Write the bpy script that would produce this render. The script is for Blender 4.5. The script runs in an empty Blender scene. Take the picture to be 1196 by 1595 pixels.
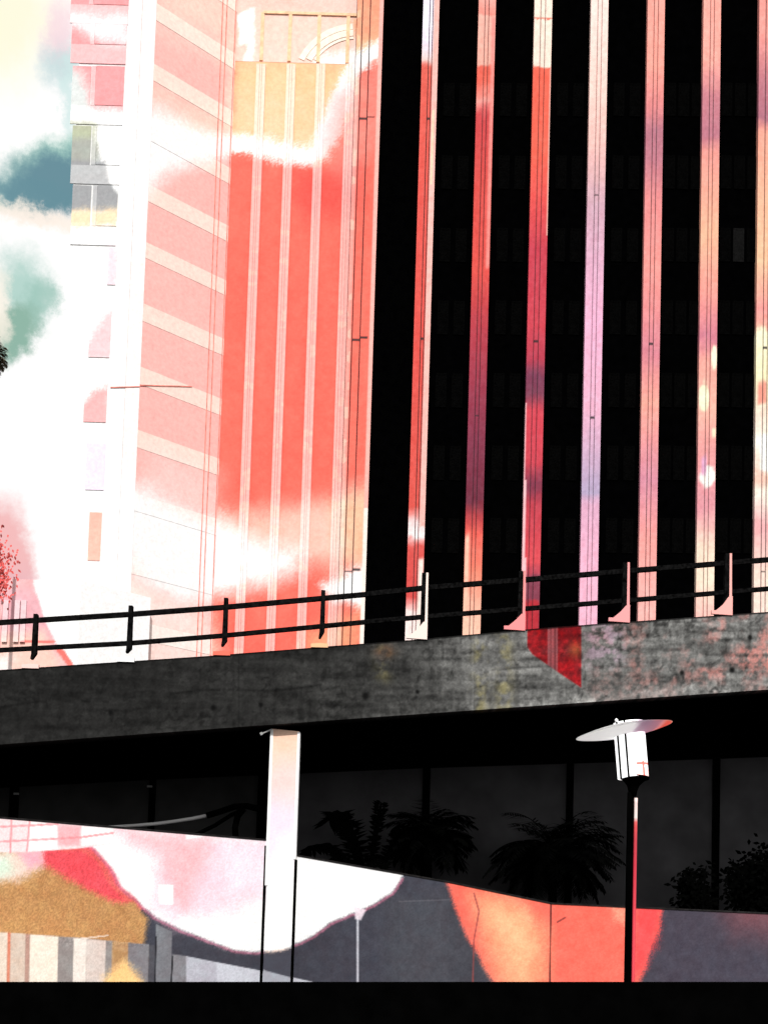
import bpy, math, random
import numpy as np
from mathutils import Vector, Matrix, Quaternion

sc = bpy.context.scene
col = sc.collection
R = math.radians
random.seed(7)

# ------------------------------------------------------------------ camera
PITCH, ROLL, FPX = R(3.4), R(1.7), 1700.0
CX, CY = 598.0, 1360.0
EYE = Vector((0, 0, 1.6))
fw = Vector((0, math.cos(PITCH), math.sin(PITCH)))
rt0 = Vector((1, 0, 0)); up0 = rt0.cross(fw)
rt = rt0 * math.cos(ROLL) + up0 * math.sin(ROLL)      # world up leans to the right in the picture
up = up0 * math.cos(ROLL) - rt0 * math.sin(ROLL)
cam = bpy.data.cameras.new('camera')
cam.sensor_fit = 'HORIZONTAL'; cam.sensor_width = 36
cam.lens = 36 * FPX / 1196
cam.shift_y = (CY - 797.5) / 1196
cam.clip_start = 0.1; cam.clip_end = 6000
co = bpy.data.objects.new('camera', cam); col.objects.link(co)
M3 = Matrix((rt, up, -fw)).transposed()
co.matrix_world = Matrix.Translation(EYE) @ M3.to_4x4()
sc.camera = co

def ray(px, py):
    return fw + rt * ((px - CX) / FPX) + up * ((CY - py) / FPX)
def at(px, py, Y):
    """survey point of the photograph on the vertical plane y = Y (metres)"""
    d = ray(px, py); return EYE + d * (Y / d.y)

# ------------------------------------------------------------------ light
EL, AZ = R(42), R(5)
sdir = Vector((math.sin(AZ) * math.cos(EL), -math.cos(AZ) * math.cos(EL), math.sin(EL)))
sl = bpy.data.lights.new('sun', 'SUN'); sl.energy = 4.0; sl.angle = R(0.5); sl.color = (1, .975, .94)
so = bpy.data.objects.new('sun', sl); col.objects.link(so)
so.rotation_euler = sdir.to_track_quat('Z', 'Y').to_euler(); so.location = (20, -30, 60)

def lin(c):
    c = np.asarray(c, float) / 255.0
    return np.where(c <= .04045, c / 12.92, ((c + .055) / 1.055) ** 2.4)

W = bpy.data.worlds.new('World'); sc.world = W; W.use_nodes = True
nt = W.node_tree; N = nt.nodes; LK = nt.links
for n in list(N): N.remove(n)
def nn(t, **k):
    n = N.new(t)
    for a, b in k.items(): setattr(n, a, b)
    return n
sky = nn('ShaderNodeTexSky'); sky.sky_type = 'NISHITA'; sky.sun_disc = False
sky.sun_elevation = EL; sky.sun_rotation = R(180) - AZ
tc = nn('ShaderNodeTexCoord')
nz = nn('ShaderNodeTexNoise'); nz.inputs['Scale'].default_value = 60; nz.inputs['Detail'].default_value = 8; nz.inputs['Roughness'].default_value = .72
LK.new(tc.outputs['Generated'], nz.inputs['Vector'])
sub = nn('ShaderNodeVectorMath', operation='SUBTRACT'); sub.inputs[1].default_value = (.5, .5, .5)
LK.new(nz.outputs['Color'], sub.inputs[0])
scl = nn('ShaderNodeVectorMath', operation='SCALE'); scl.inputs['Scale'].default_value = .030
LK.new(sub.outputs[0], scl.inputs[0])
wv = nn('ShaderNodeVectorMath', operation='ADD')
LK.new(tc.outputs['Generated'], wv.inputs[0]); LK.new(scl.outputs[0], wv.inputs[1])
blue = nn('ShaderNodeVectorMath', operation='SCALE'); blue.inputs['Scale'].default_value = .10
LK.new(sky.outputs[0], blue.inputs[0])
# thick white cloud over the Nishita sky, with openings and tinted banks
cloud = nn('ShaderNodeMix', data_type='RGBA'); cloud.inputs[0].default_value = .93
LK.new(blue.outputs[0], cloud.inputs[6]); cloud.inputs[7].default_value = (1.12, 1.1, 1.08, 1)
last = cloud.outputs[2]
def bank(px, py, rx, ry, ang, color, soft=.5, amt=1.0):
    """elliptical opening or tinted bank of cloud, fixed to a compass direction"""
    global last
    d0 = ray(px, py).normalized()
    a = Vector((0, 0, 1)).cross(d0).normalized() * -1; b = d0.cross(a) * -1
    if b.z < 0: b = -b
    ca, sa = math.cos(ang), math.sin(ang)
    e1 = a * ca + b * sa; e2 = b * ca - a * sa
    k = []
    for e, r in ((e1, rx), (e2, ry)):
        dt = nn('ShaderNodeVectorMath', operation='DOT_PRODUCT'); dt.inputs[1].default_value = e * (FPX / r)
        LK.new(wv.outputs[0], dt.inputs[0])
        m = nn('ShaderNodeMath', operation='SUBTRACT'); LK.new(dt.outputs['Value'], m.inputs[0]); m.inputs[1].default_value = e.dot(d0) * FPX / r
        p = nn('ShaderNodeMath', operation='MULTIPLY'); LK.new(m.outputs[0], p.inputs[0]); LK.new(m.outputs[0], p.inputs[1])
        k.append(p)
    s = nn('ShaderNodeMath', operation='ADD'); LK.new(k[0].outputs[0], s.inputs[0]); LK.new(k[1].outputs[0], s.inputs[1])
    q = nn('ShaderNodeMath', operation='SQRT'); LK.new(s.outputs[0], q.inputs[0])
    mr = nn('ShaderNodeMapRange', interpolation_type='SMOOTHSTEP')
    mr.inputs['From Min'].default_value = 1 + soft; mr.inputs['From Max'].default_value = max(0, 1 - soft)
    mr.inputs['To Min'].default_value = 0; mr.inputs['To Max'].default_value = amt
    LK.new(q.outputs[0], mr.inputs['Value'])
    fd = nn('ShaderNodeVectorMath', operation='DOT_PRODUCT'); fd.inputs[1].default_value = d0
    LK.new(wv.outputs[0], fd.inputs[0])
    g = nn('ShaderNodeMath', operation='GREATER_THAN'); LK.new(fd.outputs['Value'], g.inputs[0]); g.inputs[1].default_value = 0
    mm = nn('ShaderNodeMath', operation='MULTIPLY'); LK.new(mr.outputs[0], mm.inputs[0]); LK.new(g.outputs[0], mm.inputs[1])
    mx = nn('ShaderNodeMix', data_type='RGBA'); LK.new(mm.outputs[0], mx.inputs[0])
    LK.new(last, mx.inputs[6]); mx.inputs[7].default_value = (*lin(color), 1)
    last = mx.outputs[2]
bank(-5, 5, 62, 80, R(-20), (255, 252, 226), .6)
bank(98, 98, 20, 26, R(-35), (196, 220, 222), .7, .85)
bank(92, 48, 16, 26, R(-20), (250, 214, 224), .8, .7)
bank(108, 150, 9, 45, 0, (212, 236, 234), .6, .8)
bank(92, 262, 78, 30, R(24), (170, 212, 200), .5)
bank(20, 300, 60, 18, R(14), (150, 196, 192), .6, .8)
bank(118, 286, 86, 34, R(10), (108, 146, 158), .4)
bank(52, 302, 52, 14, R(4), (106, 146, 158), .6, .9)
bank(60, 338, 90, 10, 0, (255, 240, 226), .8, .8)
bank(38, 452, 30, 44, R(15), (184, 216, 207), .65)
bank(64, 470, 20, 26, R(-20), (160, 200, 188), .5, .8)
bank(18, 520, 26, 44, R(-42), (146, 184, 168), .4)
bank(0, 485, 14, 40, 0, (255, 246, 232), .6, .8)
bank(160, 510, 30, 40, 0, (250, 226, 236), .8, .6)
bank(0, 900, 42, 105, 0, (246, 190, 190), .3)
bank(10, 960, 60, 62, 0, (238, 186, 192), .4)
bg = nn('ShaderNodeBackground'); bg.inputs['Strength'].default_value = 1.0
LK.new(last, bg.inputs[0]); wo = nn('ShaderNodeOutputWorld'); LK.new(bg.outputs[0], wo.inputs[0])

sc.view_settings.view_transform = 'Standard'; sc.view_settings.look = 'None'
sc.view_settings.exposure = 0.0; sc.view_settings.gamma = 1.0

# ------------------------------------------------------------------ materials
KA = 0.80        # albedo of paint that reads as pure white in full light
def alb(c): return lin(c) * KA
def flat(name, c, rough=.8, spec=.1, noise=0.0, nscale=8.0, metal=0.0):
    m = bpy.data.materials.new(name); m.use_nodes = True
    t = m.node_tree; b = t.nodes['Principled BSDF']
    b.inputs['Roughness'].default_value = rough; b.inputs['Specular IOR Level'].default_value = spec
    b.inputs['Metallic'].default_value = metal
    if noise:
        c_ = t.nodes.new('ShaderNodeTexCoord'); n = t.nodes.new('ShaderNodeTexNoise')
        n.inputs['Scale'].default_value = nscale; n.inputs['Detail'].default_value = 6
        t.links.new(c_.outputs['Object'], n.inputs['Vector'])
        r = t.nodes.new('ShaderNodeValToRGB')
        r.color_ramp.elements[0].position = .3; r.color_ramp.elements[1].position = .7
        r.color_ramp.elements[0].color = (*[x * (1 - noise) for x in c], 1)
        r.color_ramp.elements[1].color = (*[min(1, x * (1 + noise)) for x in c], 1)
        t.links.new(n.outputs['Fac'], r.inputs[0]); t.links.new(r.outputs[0], b.inputs['Base Color'])
    else:
        b.inputs['Base Color'].default_value = (*c, 1)
    return m
def matte(name, c, noise=.4, nscale=5.0):
    m = bpy.data.materials.new(name); m.use_nodes = True; t = m.node_tree
    for n in list(t.nodes): t.nodes.remove(n)
    o = t.nodes.new('ShaderNodeOutputMaterial'); d = t.nodes.new('ShaderNodeBsdfDiffuse'); d.inputs['Roughness'].default_value = .6
    c_ = t.nodes.new('ShaderNodeTexCoord'); n = t.nodes.new('ShaderNodeTexNoise'); n.inputs['Scale'].default_value = nscale; n.inputs['Detail'].default_value = 6
    r = t.nodes.new('ShaderNodeValToRGB'); r.color_ramp.elements[0].position = .3; r.color_ramp.elements[1].position = .7
    r.color_ramp.elements[0].color = (*[x*(1-noise) for x in c], 1); r.color_ramp.elements[1].color = (*[x*(1+noise) for x in c], 1)
    t.links.new(c_.outputs['Object'], n.inputs['Vector']); t.links.new(n.outputs['Fac'], r.inputs[0])
    t.links.new(r.outputs[0], d.inputs['Color']); t.links.new(d.outputs[0], o.inputs['Surface']); return m
def painted(name, rough=.85, spec=.08, gs=14.0, grain=.10, bump=.0):
    """hand painted surface: pigment stored on the mesh, plaster grain from noise"""
    m = bpy.data.materials.new(name); m.use_nodes = True
    t = m.node_tree; b = t.nodes['Principled BSDF']
    b.inputs['Roughness'].default_value = rough; b.inputs['Specular IOR Level'].default_value = spec
    a = t.nodes.new('ShaderNodeAttribute'); a.attribute_name = 'pigment'
    c_ = t.nodes.new('ShaderNodeTexCoord'); n = t.nodes.new('ShaderNodeTexNoise')
    n.inputs['Scale'].default_value = gs; n.inputs['Detail'].default_value = 4; n.inputs['Roughness'].default_value = .7
    t.links.new(c_.outputs['Object'], n.inputs['Vector'])
    mr = t.nodes.new('ShaderNodeMapRange'); mr.inputs['From Min'].default_value = .25; mr.inputs['From Max'].default_value = .75
    mr.inputs['To Min'].default_value = 1 - grain * 1.3; mr.inputs['To Max'].default_value = 1 + grain
    t.links.new(n.outputs['Fac'], mr.inputs['Value'])
    x = t.nodes.new('ShaderNodeVectorMath'); x.operation = 'SCALE'
    t.links.new(a.outputs['Color'], x.inputs[0]); t.links.new(mr.outputs[0], x.inputs['Scale'])
    t.links.new(x.outputs[0], b.inputs['Base Color'])
    if bump:
        bp = t.nodes.new('ShaderNodeBump'); bp.inputs['Strength'].default_value = bump; bp.inputs['Distance'].default_value = .02
        t.links.new(n.outputs['Fac'], bp.inputs['Height']); t.links.new(bp.outputs[0], b.inputs['Normal'])
    return m
M = {
 'plaster': painted('painted_plaster', gs=5.0, grain=.12),
 'wallpaint': painted('painted_wall', gs=16.0, grain=.09),
 'concrete': painted('stained_concrete', rough=.95, spec=.03, gs=22.0, grain=.22, bump=.3),
 'gloss': painted('lacquer', rough=.45, spec=.3, gs=20, grain=.02),
 'black': matte('black_paint', (.0009, .0009, .0009)),
 'blackglass': matte('black_glass', (.0006, .0006, .0007), .4, 2),
 'faint': matte('smoked_glass', (.0016, .0016, .0016), .7, 12),
 'grey_glass': matte('grey_glass', (.0075, .0075, .0075), .5, 12),
 'shopglass': flat('shop_glass', (.050, .049, .052), .35, .02, .25, 1.3),
 'shopglass_dark': flat('shop_glass_dark', (.03, .03, .03), .4, .02, .25, 1.3),
 'steel': matte('dark_steel', (.0062, .0061, .0062), .8, 14),
 'whitemetal': flat('white_metal', (.8, .8, .8), .5, .3),
 'greymetal': flat('grey_metal', (.3, .3, .3), .5, .3),
 'asphalt': flat('asphalt', (.03, .03, .032), .95, .05, .3, 6),
 'frond': matte('dark_frond', (.0012, .0013, .0012), .3, 5),
 'bark': matte('dark_bark', (.0014, .0014, .0014), .3, 5),
 'redleaf': flat('red_leaf', tuple(alb((236, 104, 100))), .8, .05, .25, 3),
 'redbark': flat('red_bark', tuple(alb((255,196,196))), .8, .05, .25, 3),
 'oliveleaf': flat('olive_leaf', tuple(alb((112, 108, 88))), .8, .05, .4, 3),
 'cap': flat('dark_coping', (.015, .014, .014), .9, .02, .5, 10),
}

# added glow whitens the lantern and hood underside; opal plastic hood lets daylight through
M['lantern'] = painted('lantern_added_glow', rough=.4, spec=.3, gs=20, grain=.02)
_t = M['lantern'].node_tree; _b = _t.nodes['Principled BSDF']
_t.links.new(_b.inputs['Base Color'].links[0].from_socket, _b.inputs['Emission Color']); _b.inputs['Emission Strength'].default_value = 1.6
M['opal'] = painted('opal_plastic', rough=.5, spec=.2, gs=20, grain=.02)
_t = M['opal'].node_tree; _b = _t.nodes['Principled BSDF']; _o = [n for n in _t.nodes if n.type == 'OUTPUT_MATERIAL'][0]
_tr = _t.nodes.new('ShaderNodeBsdfTranslucent'); _mx = _t.nodes.new('ShaderNodeMixShader'); _mx.inputs[0].default_value = .72
_t.links.new(_b.inputs['Base Color'].links[0].from_socket, _tr.inputs['Color'])
_t.links.new(_b.outputs[0], _mx.inputs[1]); _t.links.new(_tr.outputs[0], _mx.inputs[2]); _t.links.new(_mx.outputs[0], _o.inputs['Surface'])

# ------------------------------------------------------------------ object helpers
def tag(o, label=None, cat=None, group=None, kind=None):
    if label: o['label'] = label
    if cat: o['category'] = cat
    if group: o['group'] = group
    if kind: o['kind'] = kind
    return o
def empty(name, loc, label=None, cat=None, group=None):
    o = bpy.data.objects.new(name, None); col.objects.link(o); o.location = loc
    o.empty_display_size = .3
    bpy.context.view_layer.update()
    return tag(o, label, cat, group)
def link(name, me, mat, parent=None):
    o = bpy.data.objects.new(name, me); col.objects.link(o)
    if mat and not me.materials: me.materials.append(mat)
    if parent:
        o.parent = parent; o.matrix_parent_inverse = world_of(parent).inverted()
    return o
def world_of(o):
    m = o.matrix_basis.copy()
    while o.parent:
        m = o.parent.matrix_basis @ o.matrix_parent_inverse @ m if False else world_of(o.parent) @ o.matrix_parent_inverse @ m
        break
    return m
def mesh(name, V, F, mat, parent=None, smooth=False, pig=None):
    me = bpy.data.meshes.new(name); me.from_pydata([tuple(v) for v in V], [], [tuple(f) for f in F]); me.update()
    if smooth: me.polygons.foreach_set('use_smooth', [True] * len(me.polygons))
    if pig is not None:
        a = me.color_attributes.new('pigment', 'FLOAT_COLOR', 'POINT')
        d = np.ones((len(V), 4), np.float32); d[:, :3] = pig
        a.data.foreach_set('color', d.ravel())
    return link(name, me, mat, parent)
class MB:
    def __init__(s): s.V = []; s.F = []
    def box(s, a, b):
        n = len(s.V); (x0, y0, z0), (x1, y1, z1) = a, b
        s.V += [Vector(p) for p in ((x0,y0,z0),(x1,y0,z0),(x1,y1,z0),(x0,y1,z0),(x0,y0,z1),(x1,y0,z1),(x1,y1,z1),(x0,y1,z1))]
        s.F += [[n+i for i in f] for f in ((0,3,2,1),(4,5,6,7),(0,1,5,4),(1,2,6,5),(2,3,7,6),(3,0,4,7))]; return s
    def prism(s, poly, dv):
        """front outline (world points) pushed back by vector dv"""
        n = len(s.V); k = len(poly); dv = Vector(dv)
        s.V += [Vector(p) for p in poly] + [Vector(p) + dv for p in poly]
        s.F.append([n+i for i in range(k)]); s.F.append([n+k+i for i in reversed(range(k))])
        for i in range(k):
            j = (i+1) % k; s.F.append([n+i, n+k+i, n+k+j, n+j])
        return s
    def bar(s, p, q, w, h):
        p, q = Vector(p), Vector(q); d = (q-p).normalized(); a = d.cross(Vector((0,0,1)))
        if a.length < .05: a = d.cross(Vector((0,1,0)))
        a = a.normalized()*w/2; b = a.cross(d).normalized()*h/2
        n = len(s.V)
        for c in (p, q):
            s.V += [c-a-b, c+a-b, c+a+b, c-a+b]
        s.F += [[n+i for i in f] for f in ((0,3,2,1),(4,5,6,7),(0,1,5,4),(1,2,6,5),(2,3,7,6),(3,0,4,7))]; return s
    def tube(s, pts, rad, seg=8):
        pts = [Vector(p) for p in pts]; n0 = len(s.V)
        if not hasattr(rad, '__len__'): rad = [rad]*len(pts)
        for i, p in enumerate(pts):
            d = (pts[min(i+1, len(pts)-1)] - pts[max(i-1, 0)]).normalized()
            a = d.cross(Vector((0,1,.13))).normalized(); b = d.cross(a).normalized()
            for k in range(seg):
                t = 2*math.pi*k/seg; s.V.append(p + (a*math.cos(t)+b*math.sin(t))*rad[i])
        for i in range(len(pts)-1):
            for k in range(seg):
                j = (k+1) % seg; s.F.append([n0+i*seg+k, n0+i*seg+j, n0+(i+1)*seg+j, n0+(i+1)*seg+k])
        s.F.append([n0+k for k in reversed(range(seg))]); e = n0+(len(pts)-1)*seg; s.F.append([e+k for k in range(seg)])
        return s
    def build(s, name, mat, parent=None, smooth=False, pig=None):
        return mesh(name, s.V, s.F, mat, parent, smooth, None if pig is None else np.tile(pig, (len(s.V), 1)))

def panel(name, wc, uc, color, mat, parent=None, step=2.0, thick=.2, us=None, vs=None, relief=None, back=Vector((0,1,0))):
    """painted slab. wc: world corners tl,tr,br,bl; uc: the same corners on the painter's design sheet;
    color(X, Y) gives sRGB; relief(u) pushes columns back (grooves)"""
    wc = np.array([list(p) for p in wc], float); uc = np.array(uc, float)
    if us is None:
        n = max(1, int(round(np.linalg.norm(uc[1]-uc[0])/step))); us = np.linspace(0, 1, n+1)
    if vs is None:
        n = max(1, int(round(np.linalg.norm(uc[3]-uc[0])/step))); vs = np.linspace(0, 1, n+1)
    us = np.array(us); vs = np.array(vs); U, Vv = np.meshgrid(us, vs)
    def bil(c):
        return ((1-U)*(1-Vv))[...,None]*c[0] + (U*(1-Vv))[...,None]*c[1] + (U*Vv)[...,None]*c[2] + ((1-U)*Vv)[...,None]*c[3]
    P = bil(wc); S = bil(uc); nu, nv = len(us), len(vs); bk = np.array(list(back))
    C = color(S[...,0], S[...,1], U, Vv)
    if relief is not None:
        P = P + relief(us)[None,:,None] * bk
    idx = np.arange(nu*nv).reshape(nv, nu)
    F = np.stack([idx[1:,:-1], idx[1:,1:], idx[:-1,1:], idx[:-1,:-1]], -1).reshape(-1, 4).tolist()
    ring = list(idx[0,:]) + list(idx[1:,-1]) + list(idx[-1,:-1][::-1]) + list(idx[1:-1,0][::-1])
    Pf = P.reshape(-1,3); Cf = C.reshape(-1,3)
    flatb = bil(wc).reshape(-1,3)
    n0 = nu*nv; V = np.vstack([Pf, flatb[ring] + bk*thick]); CC = np.vstack([Cf, Cf[ring]])
    m = len(ring)
    for i in range(m):
        j = (i+1) % m; F.append([ring[i], ring[j], n0+j, n0+i])
    F.append([n0+i for i in range(m)])
    return mesh(name, V.tolist(), F, mat, parent, pig=lin(np.clip(CC, 0, 255))*KA)

# ------------------------------------------------------------------ paint design tools
def h2(ix, iy, seed):
    v = np.sin(ix*127.1 + iy*311.7 + seed*74.7) * 43758.5453
    return v - np.floor(v)
def vn(x, y, s, seed=0):
    x = x/s; y = y/s; ix = np.floor(x); iy = np.floor(y); fx = x-ix; fy = y-iy
    fx = fx*fx*(3-2*fx); fy = fy*fy*(3-2*fy)
    a = h2(ix,iy,seed); b = h2(ix+1,iy,seed); c = h2(ix,iy+1,seed); d = h2(ix+1,iy+1,seed)
    return (a*(1-fx)+b*fx)*(1-fy) + (c*(1-fx)+d*fx)*fy
def fbm(x, y, s, seed=0, o=4):
    t = 0; a = 1; w = 0
    for k in range(o):
        t = t + a*vn(x, y, s/2**k, seed+k*13); w += a; a *= .55
    return t/w
def sdist(X, Y, poly):
    """signed distance to polygon, negative inside"""
    P = np.array(poly, float); d2 = np.full(X.shape, 1e18); ins = np.zeros(X.shape, bool)
    for i in range(len(P)):
        a = P[i]; b = P[(i+1) % len(P)]; e = b-a
        t = np.clip(((X-a[0])*e[0]+(Y-a[1])*e[1])/max(1e-9, e@e), 0, 1)
        d2 = np.minimum(d2, (X-a[0]-t*e[0])**2 + (Y-a[1]-t*e[1])**2)
        if a[1] != b[1]:
            c = ((a[1] > Y) != (b[1] > Y)) & (X < (b[0]-a[0])*(Y-a[1])/(b[1]-a[1]) + a[0]); ins ^= c
    d = np.sqrt(d2); return np.where(ins, -d, d)
def ldist(X, Y, pts):
    P = np.array(pts, float); d2 = np.full(X.shape, 1e18)
    for i in range(len(P)-1):
        a = P[i]; b = P[i+1]; e = b-a
        t = np.clip(((X-a[0])*e[0]+(Y-a[1])*e[1])/max(1e-9, e@e), 0, 1)
        d2 = np.minimum(d2, (X-a[0]-t*e[0])**2 + (Y-a[1]-t*e[1])**2)
    return np.sqrt(d2)
def ss(a, b, x):
    t = np.clip((x-a)/(b-a), 0, 1); return t*t*(3-2*t)
def over(C, alpha, color):
    return C*(1-alpha[...,None]) + np.array(color, float)*alpha[...,None]
class Paint:
    """stack of brushed shapes over a ground colour"""
    def __init__(s, base, wob=6): s.base = base; s.L = []; s.wob = wob
    def area(s, poly, color, feather=12, amt=1.0, wob=None): s.L.append((0, poly, color, feather, amt, wob)); return s
    def line(s, pts, color, width=10, feather=8, amt=1.0, wob=None): s.L.append((1, pts, color, (width, feather), amt, wob)); return s
    def __call__(s, X, Y, U=None, V=None):
        C = np.ones(X.shape + (3,)) * np.array(s.base, float)
        nx = (fbm(X, Y, 26, 3)-.5)*2; ny = (fbm(X, Y, 26, 9)-.5)*2
        gx = (h2(np.floor(X/1.5), np.floor(Y/1.5), 5)-.5)*2
        for k, p, c, f, amt, wob in s.L:
            w = s.wob if wob is None else wob
            Xw = X + nx*w*1.6; Yw = Y + ny*w*1.6
            if k == 0:
                g = gx*min(f, 10)*.35 if w else 0
                a = 1-ss(-f, f, sdist(Xw, Yw, p) + g)
            else:
                g = gx*f[1]*.25 if w else 0
                a = 1-ss(f[0]/2, f[0]/2+f[1], ldist(Xw, Yw, p) + g)
            C = over(C, a*amt, c)
        m = (fbm(X, Y, 11, 55, 4)-.5)*.30 + (fbm(X, Y, 60, 57, 2)-.5)*.16
        D = np.minimum(255-C, C*.45); return np.where(C > 252, C, C + m[...,None]*(D*1.0+4)*np.array((.5, 1, 1.)))
def screen(paint, B, warm=(1, 1, 1)):
    def f(X, Y, U=None, V=None):
        return 255-(255-paint(X, Y))*(1-B*np.array(warm))
    return f

# ------------------------------------------------------------------ the setting
g = MB(); g.V = [Vector(p) for p in ((-1500,-300,0),(1500,-300,0),(1500,3000,0),(-1500,3000,0))]; g.F = [[0,1,2,3]]
tag(g.build('ground', M['asphalt']), kind='structure')

# ---- mural that runs over the pale building
tower = Paint((255, 114, 99), 5)
tower.area([(355,60),(620,60),(560,100),(530,150),(515,200),(492,246),(430,236),(370,232),(300,238),(250,180),(355,175)], (255,204,158), 18)
tower.area([(355,140),(560,150),(500,245),(430,236),(355,230)], (255,210,172), 24, .6)
tower.area([(205,-60),(620,-60),(620,90),(345,92),(330,60),(260,30)], (253,176,140), 30, .8)
tower.area([(225,20),(340,60),(345,100),(230,60)], (248,150,126), 20, .7)
tower.area([(226,120),(350,180),(350,215),(226,180)], (250,150,120), 20, .8)
tower.area([(196,172),(245,168),(300,200),(362,226),(338,243),(292,255),(247,282),(205,322),(180,310),(158,232),(150,190)], (255,255,255), 22)
tower.line([(200,200),(260,208),(330,228),(380,229),(430,238),(480,247),(500,235),(514,200),(527,152),(545,115),(575,92),(604,78)], (255,255,255), 12, 18)
tower.line([(514,215),(524,175),(540,128)], (255,252,255), 18, 14)
tower.area([(520,150),(600,100),(600,230),(545,300),(505,270)], (255,150,140), 25, .55)
tower.area([(455,270),(560,270),(560,330),(480,350),(455,320)], (218,72,70), 26, .5)
tower.area([(240,700),(345,745),(345,800),(230,770)], (255,180,170), 30, .6)
tower.area([(330,815),(430,800),(620,760),(620,892),(460,884),(330,850)], (255,196,180), 30)
tower.area([(520,790),(620,760),(620,890),(530,880)], (255,190,150), 22, .7)
tower.area([(175,735),(250,772),(330,812),(400,846),(466,868),(470,892),(430,911),(380,925),(330,942),(268,936),(222,905),(190,860),(165,800)], (255,255,255), 27)
tower.area([(502,914),(530,902),(560,890),(622,880),(622,962),(560,955),(520,938)], (255,255,255), 12)
tower.area([(185,880),(250,930),(320,955),(345,985),(347,1070),(180,1070)], (255,196,180), 20)
tower.area([(480,985),(560,960),(560,1060),(480,1060)], (255,190,140), 22, .6)
endp = Paint((245, 120, 124), 4)
endp.area([(95,20),(200,20),(205,70),(160,66),(105,40)], (255,236,240), 14)
endp.area([(90,90),(128,118),(146,172),(146,200),(90,200)], (206,228,226), 14, .9)
endp.area([(90,170),(210,170),(210,1080),(90,1080)], (255,255,255), 8, 1, 2)
endp.area([(90,190),(150,190),(150,260),(90,260)], (150,160,118), 5, .95, 2)
endp.area([(90,215),(146,215),(160,262),(90,262)], (128,132,128), 8, .8, 2)
endp.area([(90,250),(163,250),(172,285),(190,308),(180,330),(90,330)], (118,120,124), 4, 1, 2)
endp.area([(90,328),(185,326),(178,352),(90,352)], (255,210,150), 8, .9)
endp.area([(165,380),(183,380),(182,450),(165,450)], (246,190,208), 8, .7)
endp.area([(162,490),(182,480),(182,562),(130,556),(140,530)], (248,184,190), 9)
endp.area([(122,628),(150,610),(172,600),(172,664),(128,664)], (248,150,150), 9)
endp.area([(120,680),(175,680),(175,770),(120,770)], (242,220,246), 8)
endp.area([(120,790),(175,790),(175,880),(120,880)], (252,160,134), 6)
endp.area([(120,900),(175,900),(175,960),(120,960)], (255,196,180), 6)

# ------------------------------------------------------------------ pale coral office building with splayed wing
YT = 60.6; YN = YT/1.058
bld = empty('office_building', (at(445, 1461, YT).x, YT, 0),
            'pale coral painted office building with banded windows on its splayed white wing', 'building')
def vert(px, py, Y): return at(px, py, Y).x
def zt(py, Y, px=598): return at(px, py, Y).z
def facade(name, x0, x1, y0, y1, Y, color, mat, parent, ref=500, thick=.3, step=2.0, **k):
    """upright painted slab on plane y=Y between survey columns x0,x1 (read at row ref) and rows y0,y1"""
    X0, X1 = at(x0, ref, Y).x, at(x1, ref, Y).x
    xm = (x0+x1)/2
    Z0, Z1 = at(xm, y0, Y).z, at(xm, y1, Y).z
    w = [Vector((X0,Y,Z0)), Vector((X1,Y,Z0)), Vector((X1,Y,Z1)), Vector((X0,Y,Z1))]
    lean = .030
    u = [(x0-(y0-ref)*lean, y0), (x1-(y0-ref)*lean, y0), (x1-(y1-ref)*lean, y1), (x0-(y1-ref)*lean, y1)]
    return panel(name, w, u, color, mat, parent, step, thick, **k)
# body (kept behind the painted skin) and skin
b = MB(); xa, xb = vert(351, 500, YT), vert(541, 500, YT)
b.box((xa, YT+.32, 0), (xb, YT+14, zt(-140, YT))).build('wall', flat('coral_render', tuple(alb((255,120,104))), .9, .05, .1, 4), bld)
facade('facade', 350, 540.5, 97, 1090, YT, tower, M['plaster'], bld)
# top storey: pale panes between orange mullions, arch window moulding
crown = Paint((254, 214, 200), 5)
crown.area([(345,-80),(620,-80),(620,18),(345,18)], (254,208,196), 10)
crown.area([(368,20),(390,15),(390,98),(372,98),(380,70),(366,72)], (255,255,255), 3)
crown.area([(548,30),(620,20),(620,60),(550,52)], (248,160,112), 8, .8)
crown.line([(500,100),(530,95),(560,80),(620,66)], (255,250,250), 14, 14)
facade('crown_wall', 350, 540.5, -150, 96.4, YT+.12, crown, M['plaster'], bld, thick=.18)
orange = flat('orange_mullion', tuple(alb((254,210,170))), .8, .05, .2, 3)
for x, y0, y1 in ((391,22,97),(435,22,97),(481,24,97),(527,24,97)):
    X = vert(x, 500, YT); m = MB()
    m.box((X-.1, YT+.06, zt(y1, YT)), (X+.1, YT+.12, zt(y0, YT))).build('mullion', orange, bld)
m = MB(); m.box((vert(391.5,500,YT), YT+.05, zt(24, YT)), (vert(540,500,YT), YT+.12, zt(20, YT))).build('transom', orange, bld)
m = MB(); c = at(555, 128, YT)
cream = flat('cream_moulding', tuple(alb((255,244,228))), .8, .05, .1, 3)
for r0, r1 in ((3.7,3.35),(3.32,2.95),(2.9,2.75)):
    n = 26; pf = []
    for i in range(n+1):
        t = R(92) + R(80)*i/n; pf.append(Vector((c.x+r0*math.cos(t), YT+.085, c.z+r0*math.sin(t))))
    for i in range(n, -1, -1):
        t = R(92) + R(80)*i/n; pf.append(Vector((c.x+r1*math.cos(t), YT+.085, c.z+r1*math.sin(t))))
    for i in range(n):
        q = [pf[i], pf[i+1], pf[2*n-i], pf[2*n+1-i]]
        if min(v.z for v in q) > zt(97, YT) and max(v.x for v in q) < vert(538,500,YT): m.prism(q[::-1], (0,.035,0))
m.build('arch_moulding', cream, bld)

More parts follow.
